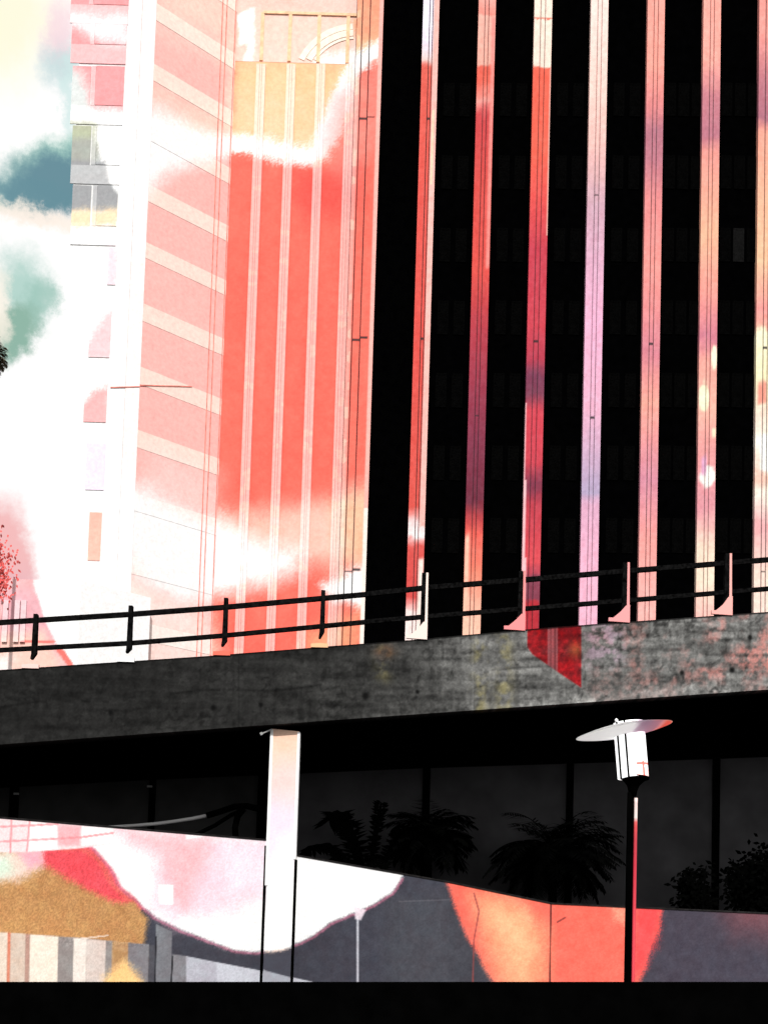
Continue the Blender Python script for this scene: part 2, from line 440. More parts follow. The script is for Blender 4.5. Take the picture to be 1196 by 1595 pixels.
GU = [0, .30, .36, .60, .66, 1.0]
def groove_cols(w, lines, lw=.05):
    us = {0.0, 1.0}
    for l in lines: us |= {round(l-lw/2-.004,4), round(l-lw/2,4), round(l+lw/2,4), round(l+lw/2+.004,4)}
    for e in np.linspace(0, 1, max(3, int(w/2.2))):
        if all(abs(e-u) > .03 for u in us): us.add(round(float(e),4))
    return np.array(sorted(us))
def pilaster(name, x0, x1, y0, y1, Y, color, parent, lines=(.33,.62), dark=.55, joints=(), lw=.05, ref=500, proud=.28, step=2.0):
    us = groove_cols((x1-x0)*1.0, lines, lw)
    ing = np.zeros(len(us), bool)
    for l in lines: ing |= np.abs(us-l) <= lw/2+.0005
    def colf(X, Yy, U, V):
        C = color(X, Yy, U, V)
        gm = np.zeros(U.shape)
        for l in lines: gm = np.maximum(gm, (np.abs(U-l) <= lw/2+.0005)*1.0)
        wear = .65+.5*fbm(X*2, Yy*.4, 30, 21)
        C = over(C, np.clip(gm*dark*wear, 0, 1), np.array((44,42,44.)))
        for jy, ja, jb in joints:
            C = over(C, ((np.abs(Yy-jy) < 1.3) & (U >= ja) & (U <= jb))*.8, (50,46,48))
        return C
    rel = np.where(ing, .05, 0.0)
    return facade(name, x0, x1, y0, y1, Y-proud, colf, M['plaster'], parent, ref, proud-.01, step, us=us, relief=lambda u: rel)

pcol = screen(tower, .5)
def patch(paint, ys, seed):
    def f(X, Y, U=None, V=None):
        C = paint(X, Y); k = (vn(X, Y, 9, seed) > .62) & (vn(X*0, Y, 42, seed+3) > .55)
        return over(C, k*.25, (255,238,206))
    return f
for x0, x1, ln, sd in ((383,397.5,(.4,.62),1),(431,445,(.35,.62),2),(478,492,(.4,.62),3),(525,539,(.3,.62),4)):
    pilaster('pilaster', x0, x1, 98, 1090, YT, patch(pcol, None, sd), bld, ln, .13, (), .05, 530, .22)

# wing: splayed side with bands and windows
def wing_pt(s, py_near):
    """s=0 front arris, s=1 inner corner; height taken at the arris"""
    a = at(226, 400, YN); bq = Vector((vert(350, 500, YT), YT, 0))
    z = at(226-(py_near-400)*.033, py_near, YN).z
    return Vector((a.x + (bq.x-a.x)*s, YN + (YT-YN)*s, z))
wx = wing_pt(1,0)-wing_pt(0,0); wn = Vector((-wx.y, wx.x, 0)).normalized()     # into the wall
if wn.y < 0: wn = -wn
def wing_uv(s, pyn):
    k = 1/1.058; yb = 1461+ (-383)*.0297
    y1 = 1452 - (1450-pyn)*(1+(k-1)*s) ; x0 = 226-(pyn-400)*.033; x1 = 350-(y1-500)*.03
    return (x0+(x1-x0)*s, y1)
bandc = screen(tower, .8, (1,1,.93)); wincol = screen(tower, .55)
def wing_panel(name, s0, s1, p0, p1, color, off, thick, parent, step=2.2):
    w = [wing_pt(s0,p0)-wn*off, wing_pt(s1,p0)-wn*off, wing_pt(s1,p1)-wn*off, wing_pt(s0,p1)-wn*off]
    u = [wing_uv(s0,p0), wing_uv(s1,p0), wing_uv(s1,p1), wing_uv(s0,p1)]
    return panel(name, w, u, color, M['plaster'], parent, step, thick, back=wn)
tops = [-355+ i*96.4 for i in range(0, 16)]
tops = [(30 + (i-1)*94.2) if i < 5 else (401+(i-5)*98.6) for i in range(-2, 12)]
tops = sorted(tops)
core = MB(); a0, a1 = wing_pt(0,0), wing_pt(1,0)
xl = vert(108, 400, YN)
p = [Vector((xl,YN,0))+Vector((.02,.32,0)), Vector((a0.x-.1,YN+.32,0)), Vector((a1.x,a1.y,0))+wn*.34, Vector((a1.x,YT+12,0)), Vector((xl+.02,YT+12,0))]
H = zt(-150, YN, 160)
core.V = p + [v+Vector((0,0,H)) for v in p]; k = len(p)
core.F = [list(range(k))[::-1], [k+i for i in range(k)]] + [[i,(i+1)%k,k+(i+1)%k,k+i] for i in range(k)]
core.build('wing_core', flat('pale_render', tuple(alb((255,225,215))), .9, .05, .1, 4), bld)
for i, t in enumerate(tops):
    h = (tops[i+1]-t) if i+1 < len(tops) else 98
    hw = h*.715
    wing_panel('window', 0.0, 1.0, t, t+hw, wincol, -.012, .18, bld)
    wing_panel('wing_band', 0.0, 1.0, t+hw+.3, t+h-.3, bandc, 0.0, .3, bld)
# vertical expansion joints on the wing near the inner corner
jm = flat('joint_coral', tuple(alb((246,150,136))), .8, .05, .3, 3)
for s in (.815, .87, .985):
    q = wing_pt(s, 0); m = MB()
    q0 = Vector((q.x,q.y,0))-wn*.008; d = wx.normalized()*.028
    m.prism([q0-d, q0+d, q0+d+Vector((0,0,H)), q0-d+Vector((0,0,H))], wn*.1)
    m.build('joint', jm, bld)
# front pier and end face
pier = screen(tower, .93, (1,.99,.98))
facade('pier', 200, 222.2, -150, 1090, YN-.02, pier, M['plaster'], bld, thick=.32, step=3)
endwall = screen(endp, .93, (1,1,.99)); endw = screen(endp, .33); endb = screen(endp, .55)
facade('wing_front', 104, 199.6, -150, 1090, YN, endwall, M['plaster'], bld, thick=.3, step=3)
rows = [(-60,6),(28,68),(102,163),(195,256),(288,351),(385,443),(480,556),(595,657),(690,763),(798,873),(910,950)]
for i, (y0, y1) in enumerate(rows):
    if y0 < 360: x0, x1 = 113, 184 - max(0, (y0-100))*.0
    else:
        k = (y0-385)/565.; x0, x1 = 133 + k*10, 166 + k*1
        x1 = min(x1, 172)
    e = (1 if y0 < 360 else 0)
    ref = (y0+y1)/2
    if y0 < 360:
        f = 198-(ref-40)*.055
        facade('end_window', 112, 141, y0, y1, YN-.04, endw, M['plaster'], bld, ref, .03, 2)
        facade('end_window', 148+(ref-40)*.01, f, y0, y1, YN-.04, endw, M['plaster'], bld, ref, .03, 2)
        facade('end_mullion', 141+(ref-40)*.01, 147.6+(ref-40)*.01, y0, y1, YN-.044, screen(endp,.55), M['plaster'], bld, ref, .041, 2)
        facade('end_band', 112, f, y1+.8, y1+30, YN-.046, endb, M['plaster'], bld, ref, .043, 2)
    else:
        xs = {385:(168,181),480:(139,172),595:(131,166),690:(134,163),798:(138,157),910:(144,150)}[y0]
        facade('end_window', xs[0], xs[1], y0, y1, YN-.04, endw, M['plaster'], bld, ref, .03, 2)
# thin wire stay across the wing
m = MB(); m.bar(at(172,603,YN-.04), at(218,602,YN-.04), .03, .05).bar(wing_pt(0.0,600)-wn*.02, wing_pt(.62,570)-wn*.02, .03, .05).build('wire', jm, bld)

# ------------------------------------------------------------------ dark office tower with painted pilasters
YD = 60.0
dark = empty('office_tower', (vert(870,500,YD), YD, 0),
             'black glass office tower striped with tall red, pink and lilac pilasters', 'office tower')
b = MB(); b.box((vert(546,500,YD), YD, 0), (vert(1560,500,YD), YD+22, zt(-160,YD))).build('wall', M['blackglass'], dark)
def stops(tab, dusty=True, blobs=()):
    ys = np.array([t[0] for t in tab], float); cs = np.array([t[1] for t in tab], float)
    def f(X, Y, U, V):
        Yw = Y + (fbm(X, Y, 18, 31)-.5)*22
        C = np.stack([np.interp(Yw, ys, cs[:,k]) for k in range(3)], -1)
        for y0, y1, u0, u1, c, ft in blobs:
            if ft == -1:
                C = over(C, (U < u1*np.clip((Y-y0)/260, 0, 1))*1.0, c); continue
            if ft in (5, 7):
                d = np.sqrt(((Yw-(y0+y1)/2)/((y1-y0)*.62))**2 + ((U-(u0+u1)/2)/((u1-u0)*.62))**2)
                C = over(C, 1-ss(.75, 1.15, d), c); continue
            a = ss(y0-ft, y0+ft, Yw)*(1-ss(y1-ft, y1+ft, Yw))*ss(u0-.06, u0+.06, U)*(1-ss(u1-.06, u1+.06, U)) if ft > 1.5 else \
                ((Y > y0) & (Y < y1) & (U >= u0) & (U <= u1))*1.0
            C = over(C, a, c)
        C = C + (fbm(X*1.5, Y*.7, 5, 77)-.5)[...,None]*26 * np.array((.5,1,1))
        gr = C.mean(-1, keepdims=True); C = C*.88 + gr*.12 + (2 if dusty else 0)
        return C
    return f
P1 = stops([(-150,(225,215,240)),(0,(235,225,245)),(40,(240,235,250)),(75,(235,220,240)),(100,(250,205,200)),(112,(232,92,78)),(300,(236,84,74)),(600,(232,78,70)),(800,(228,80,70)),(826,(250,215,215)),(845,(255,235,235)),(862,(225,80,74)),(940,(222,70,66)),(962,(250,220,215)),(1090,(255,240,235))],
    blobs=[(-150,830,.70,1.0,(250,182,172),1),(880,1090,.68,1,(250,225,215),6),(180,300,.72,.86,(245,220,180),1)])
P2 = stops([(-150,(250,170,160)),(0,(250,172,160)),(28,(246,140,126)),(34,(248,176,160)),(106,(248,170,152)),(110,(238,96,78)),(140,(240,96,78)),(165,(245,150,140)),(192,(214,66,70)),(300,(226,74,68)),(430,(232,76,68)),(520,(190,56,70)),(620,(160,54,76)),(700,(135,50,74)),(790,(118,44,64)),(818,(190,60,66)),(840,(240,92,80)),(900,(250,130,104)),(960,(255,186,160)),(1090,(255,210,180))],
    blobs=[(34,430,.80,1,(244,140,132),6),(845,980,0,.25,(255,190,164),6)])
P3 = stops([(-150,(255,222,205)),(0,(255,226,208)),(108,(255,222,204)),(111,(250,96,74)),(250,(250,96,76)),(330,(236,76,74)),(400,(206,58,76)),(520,(214,62,78)),(570,(190,56,78)),(600,(128,58,86)),(628,(130,60,84)),(655,(220,64,80)),(730,(214,62,78)),(765,(134,52,76)),(800,(200,58,74)),(880,(228,70,80)),(900,(190,64,82)),(905,(138,60,80)),(1090,(130,50,70))],
    blobs=[(32,36,0,1,(244,120,98),1),(111,380,.93,1,(255,190,176),1),(640,1090,0,.20,(246,184,190),-1),(945,1090,.2,1,(190,40,52),2)])
P4 = stops([(-150,(255,222,212)),(0,(255,222,212)),(150,(255,206,194)),(230,(246,188,180)),(290,(222,172,176)),(330,(208,162,180)),(420,(222,166,194)),(520,(240,172,206)),(650,(236,172,200)),(740,(196,164,196)),(775,(178,160,196)),(800,(224,166,196)),(880,(240,172,200)),(1090,(248,182,204))])
P5 = stops([(-150,(255,160,145)),(0,(255,160,146)),(110,(255,158,142)),(180,(226,128,130)),(215,(186,112,130)),(260,(196,116,132)),(320,(236,136,136)),(430,(248,148,140)),(500,(236,138,140)),(560,(220,126,142)),(640,(250,164,146)),(690,(240,150,150)),(760,(218,136,158)),(850,(248,156,150)),(960,(255,178,170)),(1090,(255,180,172))])
P6 = stops([(-150,(255,165,150)),(100,(255,164,150)),(160,(206,124,136)),(220,(192,114,132)),(250,(240,150,140)),(380,(255,182,146)),(470,(248,150,140)),(540,(214,122,142)),(575,(246,160,148)),(650,(255,180,160)),(720,(235,150,150)),(800,(228,146,158)),(860,(255,216,192)),(910,(255,226,200)),(960,(255,190,178)),(1090,(255,180,172))],
    blobs=[(552,585,.72,1,(255,248,214),5),(612,650,.05,.55,(255,246,206),7),(680,694,.8,1,(255,240,200),4),(738,768,.15,.95,(255,248,240),7),(720,748,.2,.5,(225,160,196),6)])
P7 = stops([(-150,(250,150,140)),(60,(250,152,142)),(130,(196,116,128)),(200,(178,106,126)),(216,(250,160,140)),(330,(255,182,146)),(420,(255,192,150)),(500,(248,150,145)),(526,(250,170,150)),(532,(255,246,206)),(600,(255,238,190)),(660,(250,220,200)),(700,(255,250,235)),(760,(250,190,170)),(780,(255,236,220)),(830,(236,166,170)),(900,(255,216,200)),(1090,(255,228,216))],
    blobs=[(610,640,.1,.6,(240,150,130),6),(690,740,.3,.9,(255,255,250),8)])
c0 = screen(tower, .0)
def P0(X, Y, U, V):
    C = tower(X, Y); C = over(C, (U > .845)*1.0, (255,182,172)) if True else C
    C = over(C, ((U > .845) & (Y > 800))*1.0, (255,236,226))
    C = over(C, (vn(X,Y,14,5)*(U<.16) > .62)*.4, (255,230,190))
    return over(C, ((U < .16) & (Y > 110))*.38, (255,240,235))
pilaster('pilaster', 540.8, 582, -150, 1090, YD, P0, dark, (.20,.50), .78, ((195,.20,.50),(192,.50,.82),(543,.20,.50),(539,.50,.82),(898,.2,.5),(895,.5,.82)), .04, 500, .35)
b_ = [(645,670.5,P1,(.42,.62),.75,((195,.42,.62),(541,.42,.62))),(733,760,P2,(.38,.6),.5,((660,.38,.6),)),(821.5,849.5,P3,(.36,.62),.42,((545,.36,.62),)),
      (911,938.5,P4,(.4,.64),.32,((316,.4,.64),(663,.4,.64))),(1001,1028,P5,(.38,.62),.4,((549,.38,.62),(898,.38,.62))),(1089.5,1117,P6,(.4,.62),.35,()),(1178,1206,P7,(.38,.62),.5,((555,.38,.62),(898,.38,.62))),(1266,1294,P6,(.4,.62),.35,()),(1354,1382,P5,(.4,.62),.35,()),(1442,1470,P4,(.4,.62),.35,())]
for x0, x1, pc, ln, dk, jt in b_:
    pilaster('pilaster', x0, x1, -150, 1090, YD, pc, dark, ln, dk, jt, .05, 500, .35)
# smoked panes, three to a bay
bays = [(582,645),(670.5,733),(760,821.5),(849.5,911),(938.5,1001),(1028,1089.5),(1117,1178)]
X0 = vert(582,500,YD); X1 = vert(645,500,YD); wbay = X1-X0
wm = MB(); hh = zt(350,YD)-zt(402,YD)
wm.box((-wbay/6+.07, -.06, 0), (wbay/6-.07, .0, hh))
wme = wm.build('window', M['faint'], dark); first = True
lite = None
for (xa_, xb_) in bays[1:]:
    for r in range(7):
        zz = zt(404-112.5*2+ r*113.5 + 2, YD, (xa_+xb_)/2)
        for q in range(2 if xa_ < 1000 else 3):
            xx = vert(xa_,500,YD) + wbay*((q+.5)/3 if xa_ >= 1000 else (q+.75)/2.5)
            if first: o = wme; first = False
            else:
                o = wme.copy(); col.objects.link(o)
            o.location = Vector((xx, YD-.001, zz)) ; o.matrix_parent_inverse = world_of(dark).inverted()
            if xa_ == 1117 and r == 2 and q == 1:
                o.data = wme.data.copy(); o.data.materials.clear(); o.data.materials.append(M['grey_glass']); o['label'] = 'one lighter grey window pane'

# ------------------------------------------------------------------ footbridge
YB = 24.0
topL = [(-420,1077),(-70,1048.5),(330,1021.5),(530,1005.5),(640,997),(860,977),(1270,948),(1700,910.7)]
botL = [(-420,1189.5),(-70,1165),(560,1119),(880,1096.5),(1270,1069),(1700,1036)]
def ly(tab, x): return float(np.interp(x, [t[0] for t in tab], [t[1] for t in tab]))
bridge = empty('footbridge', at(598, 1130, YB), 'mottled stained concrete footbridge sloping up over the dark shop front', 'footbridge')
red_tri = [(821.5,940),(905,940),(905,1071),(882,1056),(846,1031),(829,1019),(821.5,1008)]
def fascia_paint(X, Y, U, V):
    base = np.interp(X, [-70,200,420,560,660,760,900,1196,1270], [36,38,44,54,70,108,116,122,122])  # base tone darker to the left, lighter to the right
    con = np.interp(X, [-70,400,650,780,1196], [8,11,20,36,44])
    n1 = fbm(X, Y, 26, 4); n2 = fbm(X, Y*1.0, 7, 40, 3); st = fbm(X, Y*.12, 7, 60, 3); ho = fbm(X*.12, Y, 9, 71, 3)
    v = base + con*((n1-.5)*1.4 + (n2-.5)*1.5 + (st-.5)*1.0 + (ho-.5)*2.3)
    rg = 1-np.abs(fbm(X,Y*1.1,17,140,4)-.5)*9; v = v - con*1.15*np.clip(rg,0,1)*np.clip((n1-.3)*2.5,0,1)
    v = v + con*.7*(fbm(X,Y,3,200,2)-.5)
    yy = Y - np.interp(X, [-70,1270], [1165,1069])             # from the lower edge
    v = v + con*1.0*ss(-16,-3,yy)*(n2-.2)
    seam = np.exp(-((yy+58+4*np.sin(X/40))/2.2)**2)*(fbm(X,Y*0,60,8) > .5)
    v = v*(1-.28*seam)
    C = np.stack([v,v,v*.985],-1)
    # pink, yellow and rust paint rubbed into the concrete on the right
    pk = np.clip((fbm(X,Y,30,90)-.42)*4,0,1)*ss(880,960,X)*(.55+.45*ss(1050,1160,X))*(1-.5*ss(-30,-8,yy)*1)
    pk = pk*np.clip((n2-.30)*3,0.1,1)
    C = over(C, pk*.62, (232,138,128))
    lil = ss(900,925,X)*(1-ss(955,985,X))*np.clip((n2-.4)*4,0,1)*(1-ss(-75,-40,yy))
    C = over(C, lil*.5, (196,160,184))
    ye = (np.exp(-((X-748)/11)**2)+np.exp(-((X-785)/12)**2)+.8*np.exp(-((X-597)/12)**2)*ss(-130,-90,yy)*(1-ss(-75,-40,yy)))*np.clip((fbm(X,Y,16,14)-.38)*4,0,1)
    C = over(C, np.clip(ye,0,1)*.5, (176,164,104))
    ru = np.exp(-((X-600)/14)**2-((Y-1015)/10)**2)*n2
    C = over(C, np.clip(ru*.9,0,1), (130,84,52))
    t = sdist(X, Y, red_tri); tri = (1-ss(-.6,1.0,t))
    rc = np.stack([140+90*(n2-.4), 30+34*(n1-.4), 36+30*(n1-.4)],-1)
    rc = rc*(.42+.5*np.clip(v/112, .2, 1.3))[...,None]
    stp = ((X > 853) & (X < 869) & (Y < 1049))*1.0; rc = rc*(1-.55*stp[...,None]) + np.array((150,112,116.))*.55*stp[...,None]
    for q in (858,864): rc = over(rc, (np.abs(X-q) < .9)*(Y < 1046)*.6, (96,44,48))
    C = C*(1-tri[...,None]) + rc*tri[...,None]
    yl = np.exp(-((X-896)/10)**2-((Y-1012)/12)**2)*tri; C = over(C, yl*.3, (190,170,80))
    for hx, hy, r in ((172,1111,3.2),(332,1103,4.2),(569,1084,5.5),(650,1078,3),(1168,993,3.5),(406,1098,3.5),(1062,1048,3.5),(1140,1044,4)):
        C = over(C, np.exp(-(((X-hx)/r)**2+((Y-hy)/(r*1.15))**2)**2)*.85, (14,14,14))
    for vx in (736,372):
        C = over(C, np.exp(-((X-vx)/1.2)**2)*.35, (150,150,146) if vx == 736 else (20,20,20))
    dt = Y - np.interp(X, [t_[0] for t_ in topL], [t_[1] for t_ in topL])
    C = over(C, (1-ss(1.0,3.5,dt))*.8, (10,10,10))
    return np.clip(C, 3, 250)
xs = np.unique(np.concatenate([np.linspace(-420,-20,30), np.linspace(-20,1220,860), np.linspace(1220,1700,30)]))
# fascia built in three straight lengths joined into one slab of concrete
wc = [at(x_,ly(t_,x_),YB) for x_, t_ in ((-420,topL),(1700,topL),(1700,botL),(-420,botL))]
def fascia():
    nv = 74; us = xs; X = np.repeat(us[None,:], nv, 0)
    T = np.interp(us, [t[0] for t in topL], [t[1] for t in topL]); B = np.interp(us, [t[0] for t in botL], [t[1] for t in botL])
    f = np.linspace(0,1,nv)[:,None]; Y = T[None,:]*(1-f)+B[None,:]*f
    C = fascia_paint(X, Y, None, None)
    dx = np.array(list(rt))/FPX; dy = np.array(list(up))/FPX; d = np.array(list(fw)) + (X-CX)[...,None]*dx + (CY-Y)[...,None]*dy
    P = np.array(list(EYE)) + d*(YB/d[...,1])[...,None]
    rel = (fbm(X,Y,20,4)-.5)*.03; P[...,1] += rel
    n = nv*len(us); idx = np.arange(n).reshape(nv,-1)
    F = np.stack([idx[1:,:-1],idx[1:,1:],idx[:-1,1:],idx[:-1,:-1]],-1).reshape(-1,4).tolist()
    ring = list(idx[0,:])+list(idx[1:,-1])+list(idx[-1,:-1][::-1])+list(idx[1:-1,0][::-1])
    Bk = P.reshape(-1,3)[ring].copy(); Bk[:,1] = YB+.45
    V = np.vstack([P.reshape(-1,3),Bk]); m = len(ring)
    for i in range(m): F.append([ring[i],ring[(i+1)%m],n+(i+1)%m,n+i])
    CC = np.vstack([C.reshape(-1,3), C.reshape(-1,3)[ring]*.08])  # back ring near-black: underside shade put into the pigment
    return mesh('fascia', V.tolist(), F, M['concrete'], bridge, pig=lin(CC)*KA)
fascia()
dk = MB()
tl, tr, br, bl = wc
y1 = 29.4
s0 = [Vector((tl.x,YB+.47,tl.z-.25)), Vector((tr.x,YB+.47,tr.z-.25)), Vector((br.x,YB+.47,br.z+.05)), Vector((bl.x,YB+.47,bl.z+.05))]
dk.prism(s0, (0,y1-YB-.47,0)).build('deck', M['black'], bridge)
# small pads that carry the railing feet
PX = [(57,52),(205,200),(354,348),(505,500),(661,657),(813,808),(975,970),(1133,1130),(1292,1290),(1452,1451),(-95,-101),(-246,-254)]
trl = [(-420,1004),(-70,974),(0,970),(205,957),(352,946),(570,926),(660,916),(810,904),(972,890),(1270,866),(1700,829)]
mrl = [(-420,1048),(-70,1018),(0,1013),(205,1002),(352,990),(570,969),(660,961),(810,949),(972,936),(1270,911),(1700,874)]
gcol = [(255,214,206),(255,255,255),(255,120,100),(255,196,150),(255,232,222),(250,150,150),(250,166,166),(255,182,174),(255,190,180),(255,186,176),(255,220,214),(255,226,220)]
rail = empty('guard_railing', at(598, 1000, YB), 'black two rail guard railing with pink gusset feet along the footbridge edge', 'railing')
YR = YB+.12
for nm, tab, hgt in (('top_rail', trl, .108), ('mid_rail', mrl, .096)):
    m = MB()
    for (a, b2) in zip(tab[:-1], tab[1:]):
        m.bar(at(*a, YR), at(*b2, YR)+Vector((.01,0,0)), .07, hgt)
    m.build(nm, M['steel'], rail)
ptop = [957,944,932,920,893,890,877,863,849,836,969,982]
for i, ((xt, xb2), gc) in enumerate(zip(PX, gcol)):
    ym = ly(mrl, xb2); yt = ly(topL, xb2); m = MB()
    a = at(xt, ptop[i], YR-.05); bb = at(xb2, ym+8, YR-.05)
    w = .055 if i < 4 or i > 9 else .05
    x = (a.x+bb.x)/2
    m.prism([Vector((x-w,YR-.09,bb.z)), Vector((x+w,YR-.09,bb.z)), Vector((x+w*.8,YR-.09,a.z)), Vector((x-w*.8,YR-.09,a.z))], (0,.12,0))
    # tapered dark heel of the post
    hz = at(xb2, yt, YR).z
    m.prism([Vector((x-.07,YR-.085,hz+.18)), Vector((x-.03,YR-.085,hz+.18)), Vector((x+w,YR-.085,bb.z)), Vector((x-w,YR-.085,bb.z))], (0,.11,0))
    post = m.build('post', M['steel'], rail)
    if 4 <= i < 10:  # sunlit right side of the post added as a pale coloured strip
        s = MB(); s.prism([Vector((x+w+.002,YR-.1,bb.z)), Vector((x+w+.06,YR-.1,bb.z)), Vector((x+w+.05,YR-.1,a.z)), Vector((x+w+.002,YR-.1,a.z))], (0,.1,0))
        s.build('lit_edge', flat('post_lit_edge', tuple(alb(gc)), .7, .1), post)
    gm = MB()
    xr = x + (.03 if i < 4 or i > 9 else .11); xl_ = x-(.20 if i < 4 or i > 9 else .36)
    gz = hz-.05
    if i < 4 or i > 9:
        pts = [Vector((xl_-.03,YR-.11,gz)), Vector((xr+.12,YR-.11,gz)), Vector((xr+.12,YR-.11,gz+.09)), Vector((x-.02,YR-.11,gz+.1)), Vector((xl_-.03,YR-.11,gz+.08))]
    else:
        zt_ = at(xb2, ym+9, YR).z
        pts = [Vector((xl_,YR-.11,gz+.02)), Vector((xr,YR-.11,gz)), Vector((xr,YR-.11,zt_)), Vector((x+.02,YR-.11,zt_-.02)), Vector((x-.10,YR-.11,gz+.24)), Vector((xl_+.1,YR-.11,gz+.10)), Vector((xl_,YR-.11,gz+.10))]
    pts = [Vector((p_.x, YB-.035, p_.z)) for p_ in pts]
    gm.prism(pts, (0,.06,0)).build('gusset', flat('gusset_paint', tuple(alb(gc)), .7, .1), post)

# ------------------------------------------------------------------ ramp wall with petal mural
YW = 24.86
wallp = Paint((66, 66, 76), 4)
wallp.area([(1000,1400),(1200,1400),(1230,1560),(1010,1560)], (78,70,84), 40, .6)
wallp.area([(1120,1400),(1280,1400),(1280,1470),(1150,1450)], (122,80,88), 40)
wallp.area([(600,1400),(720,1390),(760,1560),(600,1560)], (70,70,78), 20)
# coral petal
wallp.area([(694,1370),(870,1395),(1032,1405),(1026,1450),(1010,1490),(992,1545),(775,1545),(745,1490),(725,1460),(708,1410)], (255,112,96), 5, 1, 2)
wallp.area([(735,1395),(800,1395),(855,1450),(850,1560),(790,1560),(755,1480)], (255,170,128), 22, .85)
wallp.area([(770,1420),(815,1420),(840,1480),(815,1530),(780,1470)], (255,200,150), 20, .6)
wallp.area([(950,1412),(975,1412),(972,1440),(955,1430)], (255,180,150), 10, .7)
wallp.area([(985,1412),(1032,1406),(1020,1480),(985,1540)], (250,80,86), 10, .8)
# big white and pink petal
wallp.area([(-30,1230),(640,1330),(632,1370),(618,1392),(590,1412),(568,1424),(545,1432),(520,1442),(498,1460),(470,1474),(440,1484),(400,1489),(362,1486),(320,1470),(270,1452),(238,1438),(215,1420),(185,1395),(165,1362),(148,1340),(126,1318),(-30,1300)], (255,255,255), 2, 0, 1.5)
wallp.area([(60,1318),(150,1312),(205,1392),(226,1416),(205,1422),(150,1392),(80,1362)], (236,96,108), 5, 1, 2)
wallp.area([(-30,1225),(645,1325),(624,1372),(610,1392),(586,1408),(560,1420),(540,1428),(515,1438),(492,1456),(466,1470),(438,1480),(400,1484),(364,1481),(322,1464),(275,1446),(243,1430),(222,1412),(192,1386),(172,1352),(152,1328),(130,1308),(-30,1300)], (255,255,255), 4, 1, 1.5)
wallp.area([(170,1290),(420,1310),(415,1400),(330,1430),(270,1440),(240,1415),(245,1340)], (250,212,226), 24, .9)
wallp.area([(180,1292),(330,1305),(320,1345),(290,1420),(262,1400),(250,1335)], (250,186,190), 22, .75)
wallp.area([(350,1320),(415,1320),(415,1380),(360,1390)], (255,238,250), 16, .7)
wallp.area([(290,1435),(420,1425),(420,1475),(350,1470)], (255,255,255), 16)
PET = [(627,1370),(612,1393),(587,1410),(561,1422),(541,1430),(516,1440),(493,1458),(467,1472),(438,1482),(400,1486),(364,1483),(322,1466),(274,1448),(242,1432),(221,1414),(191,1388),(171,1354),(152,1331),(135,1312)]
# red and ochre corner
wallp.area([(-30,1325),(128,1320),(156,1340),(178,1380),(208,1406),(230,1432),(224,1470),(205,1560),(-30,1560)], (192,142,92), 6, 1, 3)
wallp.area([(-30,1430),(60,1420),(130,1440),(100,1560),(-30,1560)], (204,154,100), 22, .7)
wallp.area([(62,1322),(128,1318),(156,1340),(178,1380),(204,1405),(172,1402),(130,1382),(95,1365),(60,1345)], (240,84,94), 8)
wallp.area([(-30,1325),(60,1325),(62,1352),(30,1372),(-30,1380)], (240,214,200), 12)
wallp.area([(-30,1335),(14,1335),(18,1362),(-30,1385)], (222,240,220), 12)
wallp.area([(30,1328),(64,1326),(66,1345),(42,1356)], (246,176,190), 9)
wallp.line(PET, (196,110,138), .8, 3.2, .6, 1.5)
# pale framed strip upper left
wallp.area([(-30,1255),(178,1290),(176,1315),(124,1322),(40,1328),(-30,1328)], (255,226,228), 1.2, 1, 0)
wallp.area([(44,1280),(90,1284),(90,1324),(44,1326)], (255,255,255), 1, 1, 0)
wallp.area([(46,1282),(88,1286),(88,1306),(46,1309)], (255,255,255), 1, 1, 0)
wallp.area([(127,1288),(176,1290),(176,1314),(127,1318)], (255,255,255), 1, 1, 0)
wallp.area([(90,1285),(126,1288),(124,1318),(90,1318)], (250,182,188), 3, .9, 0)
for l in ([(-10,1289),(90,1284)], [(-10,1312),(50,1309),(124,1305),(176,1298)], [(46,1280),(42,1326)], [(18,1278),(16,1328)]):
    wallp.line(l, (248,160,166), 2.2, 1, .9, 0)
wallp.area([(247,1378),(270,1379),(270,1410),(247,1408)], (255,255,255), 1, 1, 0)
wallp.area([(289,1301),(322,1303),(300,1306),(290,1308)], (255,255,255), 1, 1, 0)
# grey and cream panels lower left
wallp.area([(-30,1453),(60,1457),(135,1462),(232,1473),(243,1474),(243,1545),(-30,1545)], (166,152,142), 1, 1, 0)
for x0, x1, c in ((-30,12,(238,222,206)),(12,17,(226,140,112)),(17,40,(222,202,186)),(40,47,(190,150,136)),(47,91,(250,236,220)),(91,115,(150,142,140)),(115,135,(242,230,220)),(135,165,(222,206,198)),(165,175,(150,144,142)),(175,200,(196,156,112)),(200,232,(130,128,134)),(232,243,(76,76,84))):
    wallp.area([(x0,1452+max(0,x0)*.085),(x1,1452+max(0,x1)*.085),(x1-2,1545),(x0-2,1545)], c, 1, .95, 0)
wallp.area([(176,1478),(198,1480),(190,1500),(176,1500)], (178,136,92), 3)
wallp.area([(160,1525),(190,1496),(225,1530),(220,1550),(160,1550)], (255,206,140), 9)
wallp.area([(243,1440),(268,1452),(266,1545),(241,1545)], (122,122,128), 1, 1, 0)
wallp.area([(268,1487),(292,1490),(290,1545),(266,1545)], (134,134,140), 1, 1, 0)
wallp.area([(290,1490),(340,1500),(412,1514),(486,1530),(486,1550),(290,1550)], (186,188,198), 1, 1, 0)
wallp.area([(338,1500),(412,1514),(486,1530),(486,1550),(338,1550)], (204,206,216), 1, .9, 0)
wallp.line([(269,1490),(266,1545)], (40,40,44), 1.5, 1, 1, 0); wallp.line([(243,1460),(241,1545)], (46,46,52), 1.5, 1, 1, 0)
